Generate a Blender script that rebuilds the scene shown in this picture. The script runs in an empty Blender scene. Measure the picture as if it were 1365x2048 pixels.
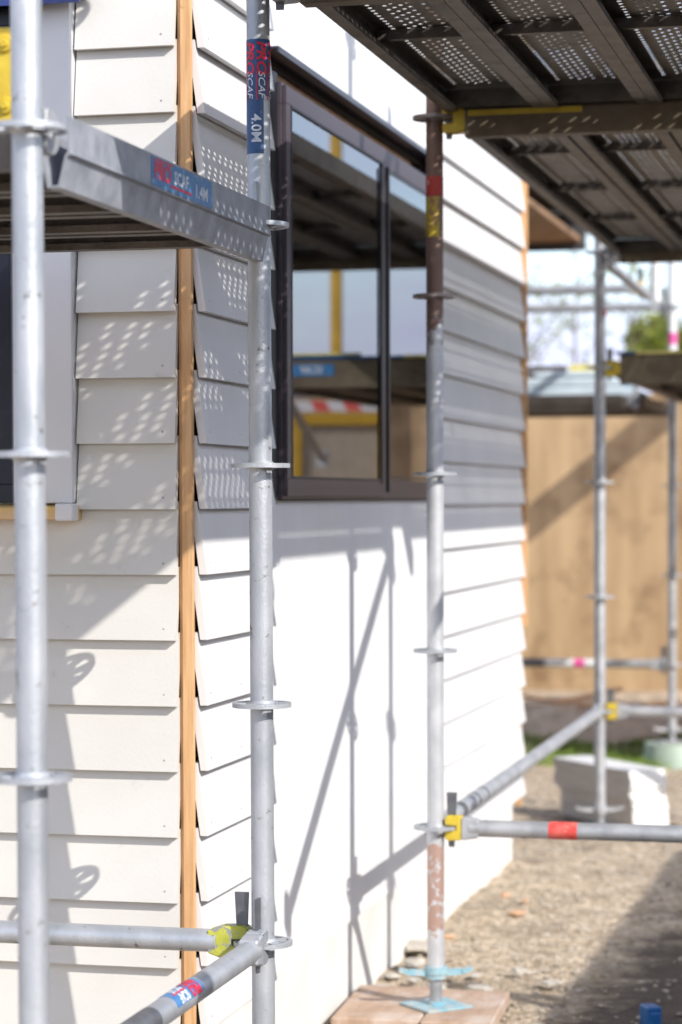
import bpy, bmesh, math, random
from mathutils import Vector, Matrix, noise
random.seed(7)
R = math.radians
scene = bpy.context.scene
COL = scene.collection

# ------------------------------------------------------------------ camera
EYE = 1.48
cam_d = bpy.data.cameras.new("camera")
cam = bpy.data.objects.new("camera", cam_d); COL.objects.link(cam)
cam_d.sensor_fit = 'VERTICAL'; cam_d.sensor_height = 36.0; cam_d.lens = 85.0
cam_d.shift_y = 0.0491
cam_d.clip_start = 0.1; cam_d.clip_end = 3000
cam.matrix_world = Matrix.Translation((0, 0, EYE)) @ Matrix.Rotation(R(88.5), 4, 'X') @ Matrix.Rotation(R(-0.15), 4, 'Z')
cam_d.dof.use_dof = True; cam_d.dof.focus_distance = 5.12; cam_d.dof.aperture_fstop = 3.2
scene.camera = cam

# house frame: origin C at the near corner, local x = n (out of the long wall), local y = t (along it)
C = Vector((-0.349, 5.55, 0.0))
DV = Vector((0.2330, 0.9725, 0)); NV = Vector((0.9725, -0.2330, 0))
HRZ = -math.atan2(0.2330, 0.9725)
def W(n, t, z=0.0): return C + NV*n + DV*t + Vector((0, 0, z))

# ------------------------------------------------------------------ light
SUN_V = (-NV + DV*0.67 + Vector((0, 0, -0.80))).normalized()
SUN_EL = math.asin(-SUN_V.z); SUN_AZ = math.atan2(-SUN_V.x, -SUN_V.y)
w = bpy.data.worlds.new("World"); scene.world = w; w.use_nodes = True
nt = w.node_tree; nt.nodes.clear()
wo = nt.nodes.new('ShaderNodeOutputWorld'); bg = nt.nodes.new('ShaderNodeBackground')
sky = nt.nodes.new('ShaderNodeTexSky'); sky.sky_type = 'NISHITA'; sky.sun_disc = False
sky.sun_elevation = SUN_EL; sky.sun_rotation = SUN_AZ; sky.dust_density = 1.2; sky.air_density = 1.0; sky.ozone_density = 2.5
tc = nt.nodes.new('ShaderNodeTexCoord'); mp = nt.nodes.new('ShaderNodeMapping'); mp.inputs['Scale'].default_value = (2.2, 2.2, 6.0)
ns = nt.nodes.new('ShaderNodeTexNoise'); ns.inputs['Scale'].default_value = 2.3; ns.inputs['Detail'].default_value = 6; ns.inputs['Roughness'].default_value = 0.55
rp = nt.nodes.new('ShaderNodeValToRGB'); rp.color_ramp.elements[0].position = 0.38; rp.color_ramp.elements[1].position = 0.62
mx = nt.nodes.new('ShaderNodeMix'); mx.data_type = 'RGBA'
hs = nt.nodes.new('ShaderNodeHueSaturation'); hs.inputs['Saturation'].default_value = 0.8
nt.links.new(tc.outputs['Generated'], mp.inputs['Vector']); nt.links.new(mp.outputs['Vector'], ns.inputs['Vector'])
nt.links.new(ns.outputs['Fac'], rp.inputs['Fac']); nt.links.new(rp.outputs['Color'], mx.inputs['Factor'])
nt.links.new(sky.outputs['Color'], hs.inputs['Color']); nt.links.new(hs.outputs['Color'], mx.inputs['A'])
mx.inputs['B'].default_value = (2.9, 3.05, 4.0, 1)
nt.links.new(mx.outputs['Result'], bg.inputs['Color']); bg.inputs['Strength'].default_value = 0.15
nt.links.new(bg.outputs['Background'], wo.inputs['Surface'])
sd = bpy.data.lights.new("sun", 'SUN'); sd.energy = 2.2; sd.angle = R(0.42); sd.color = (1.0, 0.955, 0.89)
so = bpy.data.objects.new("sun", sd); COL.objects.link(so)
so.rotation_euler = SUN_V.to_track_quat('-Z', 'Y').to_euler(); so.location = (4, -5, 6)
scene.view_settings.view_transform = 'Standard'; scene.view_settings.look = 'None'
scene.view_settings.exposure = 1.15; scene.view_settings.gamma = 1.0
scene.cycles.max_bounces = 10; scene.cycles.transparent_max_bounces = 16
scene.cycles.caustics_reflective = False; scene.cycles.caustics_refractive = False
scene.cycles.use_denoising = True

# ------------------------------------------------------------------ materials
def mat(name, c1, c2=None, rough=0.6, metal=0.0, scale=8.0, stretch=(1, 1, 1), bump=0.0, bscale=None, lo=0.35, hi=0.65, rvar=0.0, spec=0.5, detail=6, c3=None, c3scale=3, c3lo=0.6, c3hi=0.66):
    m = bpy.data.materials.new(name); m.use_nodes = True
    t = m.node_tree; p = t.nodes['Principled BSDF']
    p.inputs['Roughness'].default_value = rough; p.inputs['Metallic'].default_value = metal
    p.inputs['Specular IOR Level'].default_value = spec
    if c2 is None: c2 = c1
    co = t.nodes.new('ShaderNodeTexCoord'); ma = t.nodes.new('ShaderNodeMapping'); ma.inputs['Scale'].default_value = stretch
    n = t.nodes.new('ShaderNodeTexNoise'); n.inputs['Scale'].default_value = scale; n.inputs['Detail'].default_value = detail
    r = t.nodes.new('ShaderNodeValToRGB')
    r.color_ramp.elements[0].position = lo; r.color_ramp.elements[0].color = (*c1, 1)
    r.color_ramp.elements[1].position = hi; r.color_ramp.elements[1].color = (*c2, 1)
    t.links.new(co.outputs['Object'], ma.inputs['Vector']); t.links.new(ma.outputs['Vector'], n.inputs['Vector'])
    t.links.new(n.outputs['Fac'], r.inputs['Fac'])
    out = r.outputs['Color']
    if c3 is not None:
        n3 = t.nodes.new('ShaderNodeTexNoise'); n3.inputs['Scale'].default_value = c3scale; n3.inputs['Detail'].default_value = 8; n3.inputs['Roughness'].default_value = 0.65
        t.links.new(co.outputs['Object'], n3.inputs['Vector'])
        r3 = t.nodes.new('ShaderNodeValToRGB'); r3.color_ramp.elements[0].position = c3lo; r3.color_ramp.elements[1].position = c3hi
        t.links.new(n3.outputs['Fac'], r3.inputs['Fac'])
        m3 = t.nodes.new('ShaderNodeMix'); m3.data_type = 'RGBA'; m3.inputs['B'].default_value = (*c3, 1)
        t.links.new(r3.outputs['Color'], m3.inputs['Factor']); t.links.new(out, m3.inputs['A']); out = m3.outputs['Result']
    t.links.new(out, p.inputs['Base Color'])
    if rvar:
        mr = t.nodes.new('ShaderNodeMapRange'); mr.inputs['To Min'].default_value = rough - rvar; mr.inputs['To Max'].default_value = rough + rvar
        t.links.new(n.outputs['Fac'], mr.inputs['Value']); t.links.new(mr.outputs['Result'], p.inputs['Roughness'])
    if bump:
        nb = t.nodes.new('ShaderNodeTexNoise'); nb.inputs['Scale'].default_value = bscale or scale*4; nb.inputs['Detail'].default_value = 5
        t.links.new(ma.outputs['Vector'], nb.inputs['Vector'])
        b = t.nodes.new('ShaderNodeBump'); b.inputs['Strength'].default_value = min(1, bump); b.inputs['Distance'].default_value = 0.01
        t.links.new(nb.outputs['Fac'], b.inputs['Height']); t.links.new(b.outputs['Normal'], p.inputs['Normal'])
    return m

M = {}
M['paint_l'] = mat('primed_board_warm', (.65, .63, .585), (.70, .682, .64), .55, scale=3, bump=.05, bscale=120, c3=(.50, .47, .43), c3scale=9, c3lo=.66, c3hi=.80)
M['paint_r'] = mat('primed_board_cool', (.72, .715, .715), (.77, .765, .765), .55, scale=3, bump=.05, bscale=120, c3=(.56, .53, .49), c3scale=9, c3lo=.67, c3hi=.80)
M['panel'] = mat('primed_panel', (.77, .775, .78), (.81, .815, .82), .55, scale=3, c3=(.66, .64, .60), c3scale=8, c3lo=.68, c3hi=.8)
M['casing'] = mat('primed_casing', (.68, .68, .69), (.74, .74, .75), .5, scale=4, bump=.03)
M['wrap'] = mat('building_wrap', (.03, .025, .022), (.05, .04, .035), .8)
M['pine'] = mat('raw_pine', (.62, .34, .15), (.74, .46, .23), .65, scale=5, stretch=(18, 18, 1.2), bump=.15, c3=(.42, .19, .07), c3scale=14, c3lo=.66, c3hi=.72)
M['pine_x'] = mat('raw_pine_flat', (.55, .30, .14), (.70, .44, .24), .65, scale=5, stretch=(2, 2, 20), bump=.15)
M['sill'] = mat('primed_sill', (.66, .44, .11), (.74, .52, .34), .6, scale=3, stretch=(1, 1, 6))
M['concrete'] = mat('plastered_foundation', (.68, .665, .63), (.76, .75, .72), .85, scale=4, bump=.3, bscale=40)
M['bronze'] = mat('bronze_aluminium', (.062, .050, .062), (.080, .064, .080), .42, metal=.0, scale=6, rvar=.05, spec=.35)
M['blackrub'] = mat('black_gasket', (.008, .009, .013), (.014, .015, .02), .45)
M['navy'] = mat('navy_aluminium', (.008, .009, .018), (.012, .014, .028), .35, metal=.2)
M['blueflash'] = mat('blue_film_flashing', (.02, .035, .16), (.03, .05, .22), .3)
M['blackflash'] = mat('dark_flashing', (.04, .042, .055), (.06, .062, .08), .35, metal=.5)
M['galv'] = mat('galvanised_tube', (.40, .425, .455), (.55, .57, .60), .44, metal=.45, scale=14, stretch=(1, 1, .5), bump=.12, bscale=220, rvar=.1, c3=(.20, .19, .18), c3scale=30, c3lo=.62, c3hi=.68)
M['galv2'] = mat('galvanised_dull', (.40, .41, .43), (.55, .56, .58), .5, metal=.5, scale=16, bump=.15, bscale=200, rvar=.1, c3=(.24, .22, .20), c3scale=22, c3lo=.62, c3hi=.72)
M['galv_brown'] = mat('weathered_tube', (.19, .13, .11), (.34, .29, .28), .5, metal=.35, scale=5, stretch=(1, 1, .4), bump=.15, bscale=150, c3=(.52, .52, .55), c3scale=26, c3lo=.66, c3hi=.72)
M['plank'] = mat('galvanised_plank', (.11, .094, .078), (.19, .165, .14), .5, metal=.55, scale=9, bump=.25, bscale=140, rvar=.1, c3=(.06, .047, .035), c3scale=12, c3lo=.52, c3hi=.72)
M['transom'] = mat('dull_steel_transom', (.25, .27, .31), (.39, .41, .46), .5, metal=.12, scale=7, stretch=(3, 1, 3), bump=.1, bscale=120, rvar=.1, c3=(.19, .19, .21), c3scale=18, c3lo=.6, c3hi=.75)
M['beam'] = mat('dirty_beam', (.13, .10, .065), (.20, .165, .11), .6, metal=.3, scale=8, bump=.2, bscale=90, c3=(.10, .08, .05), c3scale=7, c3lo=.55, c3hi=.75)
M['soffit'] = mat('shaded_soffit', (.22, .125, .06), (.32, .19, .10), .7, scale=5, stretch=(2, 2, 20))  # flat pine darkened: eaves shade put into the colour against bright ground bounce
M['dark_brown'] = mat('dark_brown_transom', (.045, .035, .028), (.075, .06, .05), .8, scale=9)  # one very dark brown, used on the return deck's front transom
M['yellow'] = mat('yellow_paint', (.60, .42, .03), (.72, .54, .05), .5, scale=20, bump=.15, bscale=90, c3=(.25, .23, .18), c3scale=40, c3lo=.64, c3hi=.68)
M['orange'] = mat('orange_paint', (.50, .30, .025), (.60, .37, .035), .5, scale=12)
M['yellowgreen'] = mat('yellow_green_paint', (.42, .44, .05), (.56, .56, .09), .45, scale=30, bump=.15, bscale=90, c3=(.30, .31, .30), c3scale=50, c3lo=.52, c3hi=.56)
M['steel_dark'] = mat('dark_wedge_steel', (.13, .135, .15), (.20, .205, .22), .5, metal=.5, scale=20)
M['lblue'] = mat('blue_painted_jack', (.22, .42, .50), (.33, .53, .60), .5, scale=25, c3=(.46, .48, .47), c3scale=28, c3lo=.48, c3hi=.60)
M['red'] = mat('red_tape', (.72, .06, .05), (.80, .16, .13), .45, scale=30, c3=(.75, .55, .52), c3scale=45, c3lo=.60, c3hi=.64)
M['redpaint'] = mat('dark_red_tape', (.40, .035, .03), (.52, .05, .04), .5, scale=30, c3=(.5, .38, .33), c3scale=45, c3lo=.60, c3hi=.66)
M['ylabel'] = mat('worn_yellow_label', (.55, .40, .03), (.62, .48, .06), .5, scale=30, c3=(.33, .18, .10), c3scale=60, c3lo=.50, c3hi=.56)
M['labelblue'] = mat('blue_label', (.012, .065, .19), (.02, .09, .25), .35, scale=40, c3=(.10, .20, .36), c3scale=70, c3lo=.66, c3hi=.72)
M['labelblue2'] = mat('light_blue_label', (.03, .17, .42), (.06, .24, .5), .35, scale=40, c3=(.35, .45, .55), c3scale=60, c3lo=.60, c3hi=.68)
M['lred'] = mat('label_red', (.70, .01, .05), None, .4)
M['lwhite'] = mat('label_white', (.72, .76, .82), None, .4)
M['ply'] = mat('plywood', (.40, .27, .145), (.53, .375, .21), .7, scale=2.2, stretch=(3, 3, .5), bump=.1, c3=(.24, .15, .075), c3scale=2.6, c3lo=.50, c3hi=.68)
M['ply_j'] = mat('plywood_joint', (.20, .13, .07), None, .8)
M['brick'] = mat('sole_plank_timber', (.40, .27, .19), (.50, .36, .27), .8, scale=6, stretch=(4, 1, 1), bump=.3, c3=(.60, .52, .46), c3scale=6, c3lo=.5, c3hi=.7)
M['boardend'] = mat('stack_white', (.76, .76, .75), (.80, .80, .79), .6)
M['boardside'] = mat('stack_raw_face', (.64, .58, .50), (.72, .66, .58), .8, scale=6, stretch=(1, 1, 12))
M['bag'] = mat('pale_blue_sheet', (.50, .60, .66), (.64, .73, .78), .5, scale=8, bump=.4, bscale=12)
M['yboard'] = mat('yellow_board', (.72, .62, .18), (.80, .72, .28), .6, scale=12)
M['dboard'] = mat('dark_board', (.10, .095, .10), (.15, .14, .15), .7)
M['whitepl'] = mat('white_plastic', (.75, .76, .76), None, .5)
M['pink'] = mat('pink_tape', (.75, .10, .35), None, .5)
M['bluepl'] = mat('blue_plastic', (.01, .10, .30), (.02, .14, .38), .4)
M['gpl'] = mat('pale_green_base', (.34, .44, .36), (.44, .53, .45), .7)
M['foliage'] = mat('foliage', (.045, .075, .012), (.13, .16, .02), .6, scale=3, lo=.4, hi=.6)
M['foliage2'] = mat('foliage_bright', (.10, .14, .012), (.22, .24, .03), .6, scale=3, lo=.4, hi=.6)
M['bark'] = mat('bark', (.12, .09, .07), (.20, .16, .13), .9, scale=12, bump=.5)
M['grass'] = mat('grass_blades', (.13, .22, .03), (.28, .38, .07), .6, scale=4)
M['stone'] = mat('gravel_stone', (.30, .25, .19), (.52, .46, .38), .9, scale=9, bump=.3, detail=3)
M['stone2'] = mat('pale_rubble', (.42, .38, .33), (.58, .54, .48), .9, scale=12, bump=.4)
M['chip'] = mat('orange_chip', (.52, .30, .17), (.60, .38, .24), .8)
M['roofd'] = mat('dark_roof', (.045, .045, .05), (.07, .07, .075), .6)
M['mesh'] = mat('mesh_cloth', (.36, .30, .22), (.46, .40, .31), .8, scale=60)

# ground: gravel and clay
def ground_mat():
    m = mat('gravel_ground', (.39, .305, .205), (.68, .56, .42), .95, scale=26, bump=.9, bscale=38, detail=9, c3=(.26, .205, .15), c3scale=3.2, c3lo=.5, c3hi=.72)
    t = m.node_tree; b = [n for n in t.nodes if n.type == 'BUMP'][0]; b.inputs['Distance'].default_value = .035
    return m
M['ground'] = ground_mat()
def soil_shade():       # dark soil tone painted in to deepen the fence's shadow, ragged border along it
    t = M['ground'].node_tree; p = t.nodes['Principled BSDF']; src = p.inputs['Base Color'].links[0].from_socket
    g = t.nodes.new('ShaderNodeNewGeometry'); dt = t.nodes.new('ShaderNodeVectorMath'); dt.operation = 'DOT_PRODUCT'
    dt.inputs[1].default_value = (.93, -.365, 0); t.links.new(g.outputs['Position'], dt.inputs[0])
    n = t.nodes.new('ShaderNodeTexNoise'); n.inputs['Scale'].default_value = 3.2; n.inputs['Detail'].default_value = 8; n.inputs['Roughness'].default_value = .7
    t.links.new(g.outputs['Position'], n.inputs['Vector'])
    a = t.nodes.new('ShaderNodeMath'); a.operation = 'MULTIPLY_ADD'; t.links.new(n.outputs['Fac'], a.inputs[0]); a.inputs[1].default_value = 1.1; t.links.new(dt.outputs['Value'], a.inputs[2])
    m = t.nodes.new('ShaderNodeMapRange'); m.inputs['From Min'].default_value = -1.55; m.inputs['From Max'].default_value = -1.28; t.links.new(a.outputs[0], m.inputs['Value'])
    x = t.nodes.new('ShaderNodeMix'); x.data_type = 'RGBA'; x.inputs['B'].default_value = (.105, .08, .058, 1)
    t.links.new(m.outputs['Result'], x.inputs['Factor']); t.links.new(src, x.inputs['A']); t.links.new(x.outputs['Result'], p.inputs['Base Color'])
soil_shade()

# tube with a rusty lower end and a weathered brown top (wear that follows the height on the tube)
def pole3_mat():
    m = mat('worn_standard', (.52, .53, .55), (.66, .67, .69), .48, metal=.4, scale=14, bump=.12, bscale=200)
    t = m.node_tree; p = t.nodes['Principled BSDF']
    src = p.inputs['Base Color'].links[0].from_socket
    co = t.nodes.new('ShaderNodeTexCoord'); sx = t.nodes.new('ShaderNodeSeparateXYZ'); t.links.new(co.outputs['Object'], sx.inputs[0])
    n = t.nodes.new('ShaderNodeTexNoise'); n.inputs['Scale'].default_value = 22; n.inputs['Detail'].default_value = 9
    n.inputs['Roughness'].default_value = .7; t.links.new(co.outputs['Object'], n.inputs['Vector'])
    def band(lo0, lo1, hi0, hi1, col, A, thr):
        a = t.nodes.new('ShaderNodeMapRange'); a.inputs['From Min'].default_value = lo0; a.inputs['From Max'].default_value = lo1
        t.links.new(sx.outputs['Z'], a.inputs['Value'])
        b = t.nodes.new('ShaderNodeMapRange'); b.inputs['From Min'].default_value = hi1; b.inputs['From Max'].default_value = hi0
        t.links.new(sx.outputs['Z'], b.inputs['Value'])
        mu = t.nodes.new('ShaderNodeMath'); mu.operation = 'MULTIPLY'; t.links.new(a.outputs[0], mu.inputs[0]); t.links.new(b.outputs[0], mu.inputs[1])
        ad = t.nodes.new('ShaderNodeMath'); ad.operation = 'MULTIPLY_ADD'; t.links.new(mu.outputs[0], ad.inputs[0]); ad.inputs[1].default_value = .55
        t.links.new(n.outputs['Fac'], ad.inputs[2])
        r = t.nodes.new('ShaderNodeValToRGB'); r.color_ramp.elements[0].position = thr; r.color_ramp.elements[1].position = thr + .12
        t.links.new(ad.outputs[0], r.inputs['Fac'])
        mm = t.nodes.new('ShaderNodeMix'); mm.data_type = 'RGBA'; mm.inputs['B'].default_value = (*col, 1)
        t.links.new(r.outputs['Color'], mm.inputs['Factor']); t.links.new(A, mm.inputs['A'])
        return mm.outputs['Result']
    c = band(.15, .28, .50, .57, (.50, .33, .27), src, .995)
    c = band(1.75, 2.05, 5.0, 5.1, (.20, .125, .10), c, .80)
    t.links.new(c, p.inputs['Base Color'])
    return m
M['pole3'] = pole3_mat()

def glass_mat(name, tint):
    m = bpy.data.materials.new(name); m.use_nodes = True; t = m.node_tree; t.nodes.clear()
    o = t.nodes.new('ShaderNodeOutputMaterial'); mi = t.nodes.new('ShaderNodeMixShader')
    f = t.nodes.new('ShaderNodeFresnel'); f.inputs['IOR'].default_value = 4.6
    g = t.nodes.new('ShaderNodeBsdfGlossy'); g.inputs['Roughness'].default_value = .004; g.inputs['Color'].default_value = (.95, .96, 1, 1)
    tr = t.nodes.new('ShaderNodeBsdfTransparent'); tr.inputs['Color'].default_value = tint
    t.links.new(f.outputs[0], mi.inputs[0]); t.links.new(tr.outputs[0], mi.inputs[1]); t.links.new(g.outputs[0], mi.inputs[2]); t.links.new(mi.outputs[0], o.inputs[0])
    return m
M['glass'] = glass_mat('window_glass', (.72, .76, .78, 1))

# ------------------------------------------------------------------ building helpers
class MB:
    def __init__(s): s.v = []; s.f = []
    def add(s, vs, fs):
        o = len(s.v); s.v += [tuple(x) for x in vs]; s.f += [tuple(i + o for i in f) for f in fs]
    def box(s, x0, x1, y0, y1, z0, z1):
        s.add([(x0,y0,z0),(x1,y0,z0),(x1,y1,z0),(x0,y1,z0),(x0,y0,z1),(x1,y0,z1),(x1,y1,z1),(x0,y1,z1)],
              [(0,3,2,1),(4,5,6,7),(0,1,5,4),(1,2,6,5),(2,3,7,6),(3,0,4,7)])
        return s
    def bar(s, p0, p1, a, b, up=Vector((0, 0, 1))):   # box beam from p0 to p1, a wide, b high
        p0 = Vector(p0); p1 = Vector(p1); d = (p1 - p0).normalized(); x = d.cross(up).normalized(); y = x.cross(d)
        vs = []
        for p in (p0, p1):
            for sx, sy in ((-1,-1),(1,-1),(1,1),(-1,1)): vs.append(p + x*(a/2*sx) + y*(b/2*sy))
        s.add(vs, [(0,1,2,3),(7,6,5,4),(0,4,5,1),(1,5,6,2),(2,6,7,3),(3,7,4,0)]); return s
    def tube(s, p0, p1, r, seg=20, r2=None, cap=True):
        p0 = Vector(p0); p1 = Vector(p1); d = (p1 - p0).normalized()
        u = d.orthogonal().normalized(); v = d.cross(u); r2 = r if r2 is None else r2
        vs = []
        for p, rr in ((p0, r), (p1, r2)):
            for i in range(seg):
                a = 2*math.pi*i/seg; vs.append(p + u*(rr*math.cos(a)) + v*(rr*math.sin(a)))
        fs = [(i, (i+1) % seg, seg + (i+1) % seg, seg + i) for i in range(seg)]
        if cap: fs += [tuple(range(seg))[::-1], tuple(range(seg, 2*seg))]
        s.add(vs, fs); return s
    def prism(s, prof, l0, l1, fn):      # profile (a,b) swept from l0 to l1
        k = len(prof); vs = [fn(a, b, l0) for a, b in prof] + [fn(a, b, l1) for a, b in prof]
        fs = [(i, (i+1) % k, k + (i+1) % k, k + i) for i in range(k)] + [tuple(range(k))[::-1], tuple(range(k, 2*k))]
        s.add(vs, fs); return s
    def build(s, name, m, parent=None, smooth=True, ang=35, loc=None, rz=None, bevel=0, normals=True):
        me = bpy.data.meshes.new(name); me.from_pydata(s.v, [], s.f)
        if normals:
            bm = bmesh.new(); bm.from_mesh(me); bmesh.ops.recalc_face_normals(bm, faces=bm.faces)
            if bevel: bmesh.ops.bevel(bm, geom=bm.edges[:], offset=bevel, segments=1, affect='EDGES', profile=.5)
            bm.to_mesh(me); bm.free()
        me.update()
        if smooth:
            me.polygons.foreach_set('use_smooth', [True]*len(me.polygons)); me.set_sharp_from_angle(angle=R(ang))
        me.materials.append(m)
        o = bpy.data.objects.new(name, me); COL.objects.link(o)
        if parent: o.parent = parent
        if loc is not None: o.location = loc
        if rz is not None: o.rotation_euler = (0, 0, rz)
        return o

def tag(o, label=None, cat=None, group=None, kind=None):
    if label: o['label'] = label
    if cat: o['category'] = cat
    if group: o['group'] = group
    if kind: o['kind'] = kind
    return o
def thing(name, label, cat, loc=(0, 0, 0), rz=0.0, group=None):
    o = bpy.data.objects.new(name, None); COL.objects.link(o); o.location = loc; o.rotation_euler = (0, 0, rz)
    o.empty_display_size = .1
    return tag(o, label, cat, group)
def child_copy(src, parent):
    c = src.copy(); COL.objects.link(c); c.parent = parent
    for g in src.children: child_copy(g, c)
    return c
def copy_thing(root, loc, rz, label, group=None):
    r = root.copy(); COL.objects.link(r); r.location = loc; r.rotation_euler = (0, 0, rz); r['label'] = label
    if group: r['group'] = group
    for ch in root.children: child_copy(ch, r)
    return r

def lettering(text, size, fn, m, parent, name='lettering', slant=0.0, cut=.003, bold=0.0, squash=1.0):
    cu = bpy.data.curves.new('t', 'FONT'); cu.body = text; cu.size = size; cu.offset = bold; cu.shear = slant; cu.resolution_u = 3
    ob = bpy.data.objects.new('t', cu); COL.objects.link(ob)
    dg = bpy.context.evaluated_depsgraph_get(); dg.update()
    me = bpy.data.meshes.new_from_object(ob.evaluated_get(dg)); bpy.data.objects.remove(ob); bpy.data.curves.remove(cu)
    bm = bmesh.new(); bm.from_mesh(me)
    ys = [v.co.y for v in bm.verts]
    if cut:
        y = min(ys) + cut
        while y < max(ys):
            bmesh.ops.bisect_plane(bm, geom=bm.verts[:] + bm.edges[:] + bm.faces[:], plane_co=(0, y, 0), plane_no=(0, 1, 0)); y += cut
    for v in bm.verts: v.co = Vector(fn(v.co.x * squash, v.co.y))
    bm.to_mesh(me); bm.free(); me.materials.clear(); me.materials.append(m); me.name = name
    o = bpy.data.objects.new(name, me); COL.objects.link(o); o.parent = parent
    return o

# ------------------------------------------------------------------ setting: ground
def ground_h(x, y):
    h = .012*noise.noise(Vector((x*1.3, y*1.3, 0))) + -.03*max(0, .10 - abs(noise.noise(Vector((x*1.6, y*2.6, 13)))))*4 + .014*noise.noise(Vector((x*5, y*5, 3))) + .010*noise.noise(Vector((x*14, y*14, 9)))
    # low bank in front of the hoarding
    if y > 14.0:
        f = min(1, (y - 14.0)/1.6); f = f*f*(3 - 2*f); h += .11*f + .04*f*noise.noise(Vector((x*2.5, y*2.5, 5)))
    return h
def make_ground():
    xs = [-900, -200, -50, -20, -8, -3] + [-1.5 + .05*i for i in range(121)] + [5.5, 7, 9, 13, 20, 50, 200, 900]
    ys = [-300, -80, -20, -5, 0, 3] + [4.5 + .05*i for i in range(261)] + [18, 19, 21, 25, 32, 50, 100, 300, 1800]
    vs = []; fs = []
    for y in ys:
        for x in xs:
            e = 1.0 if (-1.6 < x < 4.6 and 4.4 < y < 17.6) else .0
            h = ground_h(x, y) if e else (.11 if y > 15.6 else 0)
            vs.append((x, y, h - .01))
    nx = len(xs)
    for j in range(len(ys) - 1):
        for i in range(nx - 1):
            a = j*nx + i; fs.append((a, a+1, a+1+nx, a+nx))
    b = MB(); b.v = vs; b.f = fs
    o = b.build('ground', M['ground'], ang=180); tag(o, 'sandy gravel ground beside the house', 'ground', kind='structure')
make_ground()

def rock_verts(c, r, rnd):
    base = [(1,0,0),(-1,0,0),(0,1,0),(0,-1,0),(0,0,1),(0,0,-1)]
    sx, sy, sz = (rnd.uniform(.7, 1.4), rnd.uniform(.7, 1.3), rnd.uniform(.4, .8)); a = rnd.uniform(0, 6.28); ca, sa = math.cos(a), math.sin(a)
    vs = []
    for x, y, z in base:
        k = r*rnd.uniform(.8, 1.2); X, Y, Z = x*sx*k, y*sy*k, z*sz*k
        vs.append((c[0] + X*ca - Y*sa, c[1] + X*sa + Y*ca, c[2] + Z))
    return vs
ROCKF = [(0,2,4),(2,1,4),(1,3,4),(3,0,4),(2,0,5),(1,2,5),(3,1,5),(0,3,5)]
def gravel():
    rnd = random.Random(3); b = MB()
    for i in range(20000):
        t = rnd.uniform(.3, 9.5); n = .02 + 3.0*rnd.random()
        p = W(n, t)
        if .93*p.x - .365*p.y > -1.95 and rnd.random() > .22: continue
        r = .0035 + .013*rnd.random()**2.2
        b.add(rock_verts((p.x, p.y, ground_h(p.x, p.y) - .008), r, rnd), ROCKF)
    o = b.build('gravel', M['stone'], ang=20, normals=False)
    tag(o, 'loose gravel stones scattered over the ground by the wall', 'gravel', kind='stuff')
gravel()

# ------------------------------------------------------------------ the house
house = thing('house', 'cream weatherboard house under renovation, seen at its corner', 'house', C, HRZ)
COVER = .1505; ZB = 1.458 - 8*COVER
PROF = [(.0415, 0), (.0240, 0), (.0005, .168), (.0170, .168)]
mr = lambda a, b, l: (a, l, b)          # long wall: out = +x, along = +y
ml = lambda a, b, l: (-l, -a, b)        # short wall: out = -y, along = -x
def cladding(name, mfn, l0fn, l1fn, m, rows=range(0, 21), seed=1):
    b = MB(); rnd = random.Random(seed)
    for k in rows:
        for (l0, l1) in l0fn(k):
            z = ZB + k*COVER + rnd.uniform(-.0006, .0006); j = rnd.uniform(-.0015, .0015)
            b.prism([(a + rnd.uniform(-.0006, .0006), z + h) for a, h in PROF], l0 + j, l1 - j, mfn)
    return b.build(name, m, house, smooth=False, bevel=0)
WZ0, WZ1 = 1.48, 2.548
cladding('weatherboards', mr, lambda k: [(.004, .618)], None, M['paint_r'], seed=2)['label'] = 'weatherboards between the corner and the bronze window'
cladding('weatherboards', mr, lambda k: [(2.77, 4.61)], None, M['paint_r'], seed=3)['label'] = 'weatherboards beyond the bronze window'
def lrow(k):
    z = ZB + k*COVER
    if 1.44 < z < 2.6: return [(.020, .258), (1.9, 4.2)]
    return [(.020, 4.2)]
cladding('weatherboards', ml, lrow, None, M['paint_l'], seed=4)['label'] = 'warm white weatherboards on the short wall'
HT = ZB + 21*COVER
def nails(mfn, spots, m, label):
    b = MB(); k_ = 0
    for k in range(21):
        z = ZB + k*COVER + .026
        for l in spots:
            if mfn is ml and 1.43 < z < 2.6 and l > .24: continue
            o = .0415 - .0245*.026/.168; c = [mfn(o + .0006, z + .0026*math.sin(a), l + .0026*math.cos(a)) for a in [i*math.pi/4 for i in range(8)]]
            q = [mfn(o - .001, z + .0026*math.sin(a), l + .0026*math.cos(a)) for a in [i*math.pi/4 for i in range(8)]]
            b.add(c + q, [tuple(range(8))] + [(i, (i+1) % 8, 8 + (i+1) % 8, 8 + i) for i in range(8)])
    o = b.build('nail_heads', m, house, smooth=False); o['kind'] = 'stuff'; return o
M['nail'] = mat('nail_head', (.30, .29, .28), (.42, .41, .40), .6)
nails(mr, (.045, .30, .56), M['nail'], ''); nails(ml, (.05, .46, .94, 1.4), M['nail'], '')
# vertical boards round the window
b = MB(); b2 = MB(); t = .622
while t < 2.76:
    t1 = min(t + .19, 2.767)
    b.box(.002, .012, t + .0005, t1 - .0005, ZB - .012, WZ0 - .004)
    b2.box(.002, .012, t + .0005, t1 - .0005, 2.630, HT)
    t = t1
b2.build('vertical_boards', M['panel'], house, smooth=False)['label'] = 'smooth vertical boards above the bronze window'
b.build('vertical_boards', M['panel'], house, smooth=False)['label'] = 'smooth vertical boards below the bronze window'
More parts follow.
